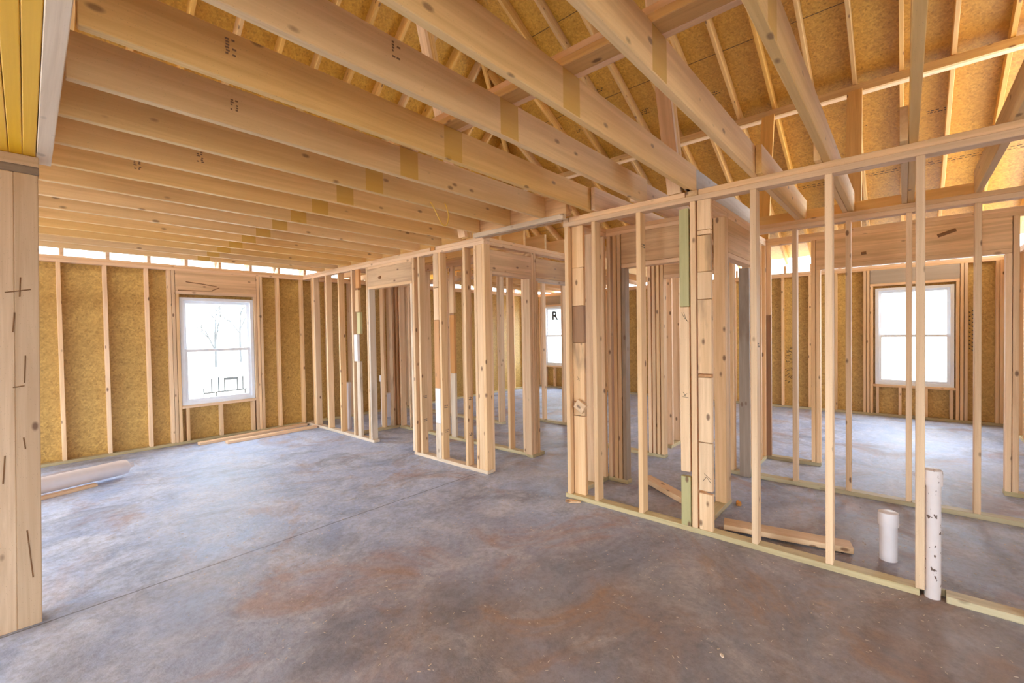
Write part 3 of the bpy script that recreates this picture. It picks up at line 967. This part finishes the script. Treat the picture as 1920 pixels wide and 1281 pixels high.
# ------------------------------------------------------------------ pipes, loose lumber, wire
def pipe(label, x, y, h, r, mat, cap=True, z0=-0.0, cap_r=1.16, cap_h=0.085):
    e = thing('drain_pipe', (x, y, z0), label, 'pipe', 'white drain pipes standing in the slab')
    M = Matrix.Translation((x, y, z0))
    link('pipe_body', ring_mesh('pipe_body', [(0, 0), (r, 0), (r, h - 0.02), (r * 0.8, h - 0.02), (0, h - 0.02)]), mat, e, M)
    if cap:
        R_ = r * cap_r
        link('pipe_cap', ring_mesh('pipe_cap', [(r * 1.005, h - cap_h), (R_, h - cap_h), (R_ * 1.01, h - 0.018), (R_ * 0.95, h - 0.004), (R_ * 0.8, h), (0, h + 0.002)]), PVC if mat is PVC else PVCD, e, M)
    return e
pipe('short fat white capped pipe standing on the slab behind the near frame', 3.66, 0.08, 0.305, 0.046, PVC, cap_r=1.14)
pipe('tall mud spattered white capped pipe set in the near frame bottom plate', 3.30, -0.112, 0.70, 0.034, PVCD, cap_r=1.2)
pipe('tall white capped pipe standing just inside the long frame near the back corner', 3.50, 6.53, 0.735, 0.05, PVC, cap_r=1.15)
pipe('thin white pipe with round cap seen through the door opening', 4.02, 6.36, 0.81, 0.034, PVC, cap_r=1.5, cap_h=0.1)
lowp = thing('pipe_stub', (4.72, 7.0, 0), 'low white fitting with two thin pipes near the back wall of the bath', 'pipe')
bx('stub_box', 4.40, 4.60, 6.9, 7.0, 0, 0.42, PVC, lowp, 'z')
link('stub_pipe', ring_mesh('stub_pipe', [(0, 0), (0.02, 0), (0.02, 0.62), (0, 0.62)], 16), PVC, lowp, Matrix.Translation((4.68, 6.9, 0)))

# pipe lying on the floor at left
e = thing('lying_pipe', (0.5, 6.17, 0), 'long white pipe lying on the floor beside the timber post', 'pipe')
a, b = Vector((-0.9, 5.80, 0.105)), Vector((0.83, 6.26, 0.105))
d = (b - a).normalized()
s_ = Vector((0, 0, 1)).cross(d).normalized()
M = Matrix(((s_.x, d.cross(s_).x, d.x, a.x), (s_.y, d.cross(s_).y, d.y, a.y), (s_.z, d.cross(s_).z, d.z, a.z), (0, 0, 0, 1)))
L = (b - a).length
link('pipe_body', ring_mesh('pipe_body', [(0, 0), (0.075, 0), (0.078, L - 0.05), (0.07, L - 0.015), (0.05, L), (0, L - 0.005)]), PVC, e, M)
o = beam('torn_wrap', b - d * 0.02 + Vector((0, 0, 0.0)), b + d * 0.05 + Vector((0, 0, 0.01)), 0.05, 0.012, PVC, e)
o = beam('lumber_strip', (-0.8, 5.72, 0.014), (0.56, 6.10, 0.014), 0.028, 0.07, PLATE)
tag(o, 'thin pale wood strip lying under the white pipe', 'lumber')

o = beam('lumber_piece', (1.70, 7.235, 0.019), (3.215, 7.375, 0.019), 0.038, 0.089, PLATE)
tag(o, 'loose pale stud lying against the back wall bottom plate', 'lumber', 'loose studs below the window')
o = beam('lumber_piece', (1.97, 7.02, 0.019), (3.235, 7.055, 0.019), 0.038, 0.089, PLATE)
tag(o, 'shorter loose pale stud lying further out from the back wall', 'lumber', 'loose studs below the window')
o = beam('lumber_piece', (3.455, 1.00, 0.045), (3.64, 0.262, 0.026), 0.038, 0.13, PINE)
tag(o, 'loose plank lying beside the short fat pipe behind the near frame', 'lumber')
o = beam('lumber_piece', (4.10, 1.90, 0.03), (3.66, 1.22, 0.03), 0.05, 0.10, PINE)
tag(o, 'loose plank lying diagonally on the closet floor behind the near frame', 'lumber')

def tube(name, pts, r, mat, n=8, parent=None, sub=6):
    P = [Vector(p) for p in pts]
    Q = []
    for i in range(len(P) - 1):
        p0, p1, p2, p3 = P[max(i - 1, 0)], P[i], P[i + 1], P[min(i + 2, len(P) - 1)]
        for k_ in range(sub):
            t = k_ / sub
            Q.append(0.5 * ((2 * p1) + (p2 - p0) * t + (2 * p0 - 5 * p1 + 4 * p2 - p3) * t * t + (3 * p1 - p0 - 3 * p2 + p3) * t ** 3))
    Q.append(P[-1])
    bm = bmesh.new()
    rows = []
    u = None
    for i, q in enumerate(Q):
        d_ = (Q[min(i + 1, len(Q) - 1)] - Q[max(i - 1, 0)]).normalized()
        u = d_.orthogonal().normalized() if u is None else (u - d_ * u.dot(d_)).normalized()
        v = d_.cross(u)
        rows.append([bm.verts.new(q + (u * math.cos(2 * math.pi * j / n) + v * math.sin(2 * math.pi * j / n)) * r) for j in range(n)])
    for a_, b_ in zip(rows, rows[1:]):
        for j in range(n):
            bm.faces.new((a_[j], a_[(j + 1) % n], b_[(j + 1) % n], b_[j])).smooth = True
    bm.faces.new(rows[0][::-1])
    bm.faces.new(rows[-1])
    bmesh.ops.recalc_face_normals(bm, faces=bm.faces[:])
    me = bpy.data.meshes.new(name)
    bm.to_mesh(me)
    bm.free()
    return link(name, me, mat, parent)
wo = tube('yellow_cable', [(2.20, 2.765, 2.50), (2.225, 2.752, 2.455), (2.27, 2.75, 2.385), (2.315, 2.75, 2.335), (2.355, 2.75, 2.35), (2.37, 2.75, 2.42), (2.36, 2.755, 2.48), (2.35, 2.768, 2.52)], 0.0042, YELLOW)
tag(wo, 'loop of yellow cable hanging from a ceiling joist', 'cable')

# ------------------------------------------------------------------ pencil and ink marks on studs and boards
def strokes(par, pts, mat, name='pencil_mark', r=0.002):
    bm = bmesh.new()
    for a_, b_ in pts:
        a_, b_ = Vector(a_), Vector(b_)
        d_ = b_ - a_
        L_ = d_.length
        d_.normalize()
        u = d_.orthogonal().normalized()
        v = d_.cross(u)
        g = bmesh.ops.create_cube(bm, size=1.0)['verts']
        for w_ in g:
            w_.co = (a_ + b_) / 2 + d_ * w_.co.x * L_ + u * w_.co.y * r + v * w_.co.z * r
    me = bpy.data.meshes.new(name)
    bm.to_mesh(me)
    bm.free()
    return link(name, me, mat, par)
xs = XA + 0.0035
strokes(fbn.e, [((xs, 1.085, .39), (xs, 1.06, .425)), ((xs, 1.06, .425), (xs, 1.03, .385)), ((xs, 1.075, .445), (xs, 1.03, .41)),
                ((xs - .004, 1.225, 1.60), (xs - .004, 1.20, 1.55)), ((xs - .004, 1.21, 1.60), (xs - .004, 1.19, 1.54)), ((xs - .004, 1.20, 1.56), (xs - .004, 1.178, 1.53)),
                ((xs - .004, 1.22, 1.02), (xs - .004, 1.20, .99)), ((xs - .004, 1.215, .99), (xs - .004, 1.19, 1.01)), ((xs - .004, 1.225, .985), (xs - .004, 1.18, .98)),
                ((3.309, 2.16, 1.08), (3.309, 2.14, 1.04)), ((3.309, 2.165, 1.05), (3.309, 2.135, 1.06))], BLACK)
WR = bpy.data.objects['wall_right']
xw = XR + D4 - 0.0005
sc_r = random.Random(21)
hand = []
for k_ in range(11):
    z = 1.10 - k_ * 0.062
    for _ in range(3):
        y = 1.60 + sc_r.uniform(-.07, .07)
        hand.append(((xw, y, z + sc_r.uniform(-.03, .03)), (xw, y + sc_r.uniform(-.06, .06), z + sc_r.uniform(-.04, .04))))
strokes(WR, hand, BLACK, 'hand_scribble', 0.006)['label'] = 'black hand scribble down the strand board'
strokes(WR, [((xw, -0.76 + (i % 2) * .03, 1.08 + i * .03), (xw, -0.745 + (i % 2) * .03, 1.095 + i * .03)) for i in range(21)], BLACK, 'printed_mark', 0.008)
def stud_stamp(par, u, z, x0=3.288):
    q = random.Random(int(u * 1000))
    b_ = []
    for i in range(7):
        for j_ in range(2):
            if q.random() < .75:
                b_.append((x0 + i * .0075, x0 + i * .0075 + .005, u - .0009, u + .0005, z + j_ * .02, z + j_ * .02 + q.uniform(.006, .014)))
    multi_box('grade_stamp', b_, GREYINK, par)
for u, z in ((3.946, .34), (3.946, .62), (3.538, .36), (3.538, .75), (4.333, .42), (4.333, .70)):
    stud_stamp(fa.e, u, z)
stud_stamp(fbn.e, 1.538, 2.12)
stud_stamp(fbn.e, 0.732, 1.35)
beam('blocking', (XA + 0.02, 2.16, 0.85), (XA + 0.02, 2.075, 0.795), 0.085, 0.03, PINE, fbn.e, (0, 0.5, 1))

CRACK = plain('dark_check', (0.24, 0.12, 0.05), 0.8)
def checks(par, pts, name, r):
    for p_ in pts:
        strokes(par, [p_], CRACK, name, r)
yp = 3.3885
checks(po, [((.015, yp, 1.24), (.055, yp, 1.245)), ((.022, yp, 1.52), (.03, yp, 1.62)), ((.055, yp, 1.26), (.062, yp, 1.40)), ((.05, yp, .92), (.045, yp, .98)),
             ((-.03, yp, .76), (-.02, yp, .90)), ((.0, yp, 1.72), (.09, yp, 1.74)), ((.05, yp, 1.70), (.055, yp, 1.80)), ((.06, yp, .25), (.045, yp, .5))], 'drying_check', 0.004)
yh = YB - 0.0005
checks(fb.e, [((1.66, yh, 2.245), (1.86, yh, 2.225)), ((1.86, yh, 2.225), (2.03, yh, 2.20)), ((1.57, yh, 2.125), (1.80, yh, 2.127)), ((1.80, yh, 2.127), (1.98, yh, 2.135)), ((1.97, yh, 2.14), (2.06, yh, 2.185))], 'drying_check', 0.009)
strokes(fa.e, [((XA - .0005, 5.20, 2.22), (XA - .0005, 5.15, 2.225))], CRACK, 'knot', 0.028)
checks(fd.e, [((5.6495, -.34, 2.33), (5.6495, -.22, 2.29)), ((5.6495, .33, 2.20), (5.6495, .29, 2.205))], 'knot', 0.022)

# ------------------------------------------------------------------ small debris on the slab
def chips(name, n, area, size, mat, seed):
    rr = random.Random(seed)
    bm = bmesh.new()
    for _ in range(n):
        x, y = rr.uniform(area[0], area[1]), rr.uniform(area[2], area[3])
        L, w, h = rr.uniform(*size), rr.uniform(0.001, 0.0025), rr.uniform(0.0005, 0.002)
        M = Matrix.Translation((x, y, h / 2 + 0.0005)) @ Matrix.Rotation(rr.uniform(0, math.pi), 4, 'Z')
        g = bmesh.ops.create_cube(bm, size=1.0)['verts']
        for v in g:
            v.co = M @ Vector((v.co.x * L, v.co.y * w * (1.6 if v.co.x > 0 else 0.7), v.co.z * h))
    me = bpy.data.meshes.new(name)
    bm.to_mesh(me)
    bm.free()
    return link(name, me, mat)
o = chips('wood_shavings', 1500, (0.6, 3.22, -0.9, 5.0), (0.004, 0.017), WHITEW, 3)
tag(o, 'pale wood shavings scattered over the concrete of the room', 'shavings', kind='stuff')
o = chips('wood_shavings', 450, (3.37, 4.8, -1.2, 1.05), (0.004, 0.018), WHITEW, 4)
tag(o, 'pale wood shavings scattered between the near frame and inner frame', 'shavings', kind='stuff')
def scrap(x, y, ang, L, w, h, label, mat=PINE):
    bm = bmesh.new()
    n = 7
    top = []
    for i in range(n):
        t = i / (n - 1)
        ww = w * (0.35 + 0.65 * math.sin(math.pi * (0.12 + 0.8 * t)))
        x_ = L * (t - 0.5)
        top.append([bm.verts.new((x_, ww / 2 * R.uniform(.7, 1.1), h * R.uniform(.6, 1))), bm.verts.new((x_, -ww / 2 * R.uniform(.7, 1.1), h * R.uniform(.5, .9))),
                    bm.verts.new((x_, -ww / 2, 0.001)), bm.verts.new((x_, ww / 2, 0.001))])
    for p, q in zip(top, top[1:]):
        for i in range(4):
            bm.faces.new((p[i], p[(i + 1) % 4], q[(i + 1) % 4], q[i]))
    bm.faces.new(top[0][::-1])
    bm.faces.new(top[-1])
    bmesh.ops.recalc_face_normals(bm, faces=bm.faces[:])
    me = bpy.data.meshes.new('wood_scrap')
    bm.to_mesh(me)
    bm.free()
    return tag(link('wood_scrap', me, mat, None, Matrix.Translation((x, y, 0.001)) @ Matrix.Rotation(ang, 4, 'Z')), label, 'wood scrap')
scrap(3.20, 2.15, -1.1, 0.13, 0.06, 0.018, 'torn wood splinter lying at the hallway end of the near frame', PINE)
scrap(4.02, 1.045, 0.3, 0.07, 0.04, 0.03, 'small crumpled scrap on the floor beside the cross frame', ORANGE)
scrap(2.10, 0.62, 0.7, 0.026, 0.014, 0.008, 'pale wood chip on the concrete in front of the near frame', WHITEW)

# ------------------------------------------------------------------ outside
rk = thing('metal_rack', (3.5, 12.5, -0.13), 'dark metal rack standing on the ground outside the back window', 'rack')
beam('rail', (3.06, 12.5, 0.13), (3.99, 12.5, 0.15), 0.03, 0.03, STEEL, rk)
for x, z in ((3.235, .47), (3.38, .49), (3.505, .47), (3.785, .47), (3.905, .48)):
    bx('upright', x - .014, x + .014, 12.49, 12.51, 0.13, z, STEEL, rk, 'z')
for x in (3.07, 3.33, 3.95):
    bx('leg', x - .012, x + .012, 12.49, 12.51, -0.13, 0.14 if x > 3.1 else 0.24, STEEL, rk, 'z')
bx('name_plate', 3.505, 3.785, 12.485, 12.49, 0.41, 0.47, STEEL, rk, 'x')
BARK = plain('grey_bark', (0.042, 0.043, 0.046), 0.9)
def bare_tree(x, y, h, seed, label):
    rr = random.Random(seed)
    e = thing('bare_tree', (x, y, -0.2), label, 'tree', 'bare trees outside')
    bm = bmesh.new()
    def limb(p, d, L, r, depth):
        q = p + d * L
        n = 5
        u = d.orthogonal().normalized()
        v = d.cross(u)
        A = [bm.verts.new(p + (u * math.cos(t) + v * math.sin(t)) * r) for t in [2 * math.pi * i / n for i in range(n)]]
        B = [bm.verts.new(q + (u * math.cos(t) + v * math.sin(t)) * r * .6) for t in [2 * math.pi * i / n for i in range(n)]]
        for i in range(n):
            bm.faces.new((A[i], A[(i + 1) % n], B[(i + 1) % n], B[i]))
        if depth:
            for _ in range(3):
                nd = (d + Vector((rr.uniform(-.8, .8), rr.uniform(-.8, .8), rr.uniform(-.1, .6)))).normalized()
                limb(p + d * L * rr.uniform(.45, 1), nd, L * rr.uniform(.5, .75), r * .55, depth - 1)
    limb(Vector((0, 0, 0)), Vector((0, 0, 1)), h, 0.07, 4)
    me = bpy.data.meshes.new('branches')
    bm.to_mesh(me)
    bm.free()
    link('branches', me, BARK, e, Matrix.Translation((x, y, -0.2)))
bare_tree(7.2, 27, 1.9, 5, 'bare tree outside the back window, the nearer one')
bare_tree(9.6, 31, 2.2, 8, 'bare tree further off outside the back window')
bare_tree(30, 3.5, 2.0, 9, 'bare tree outside the window of the far bright room')
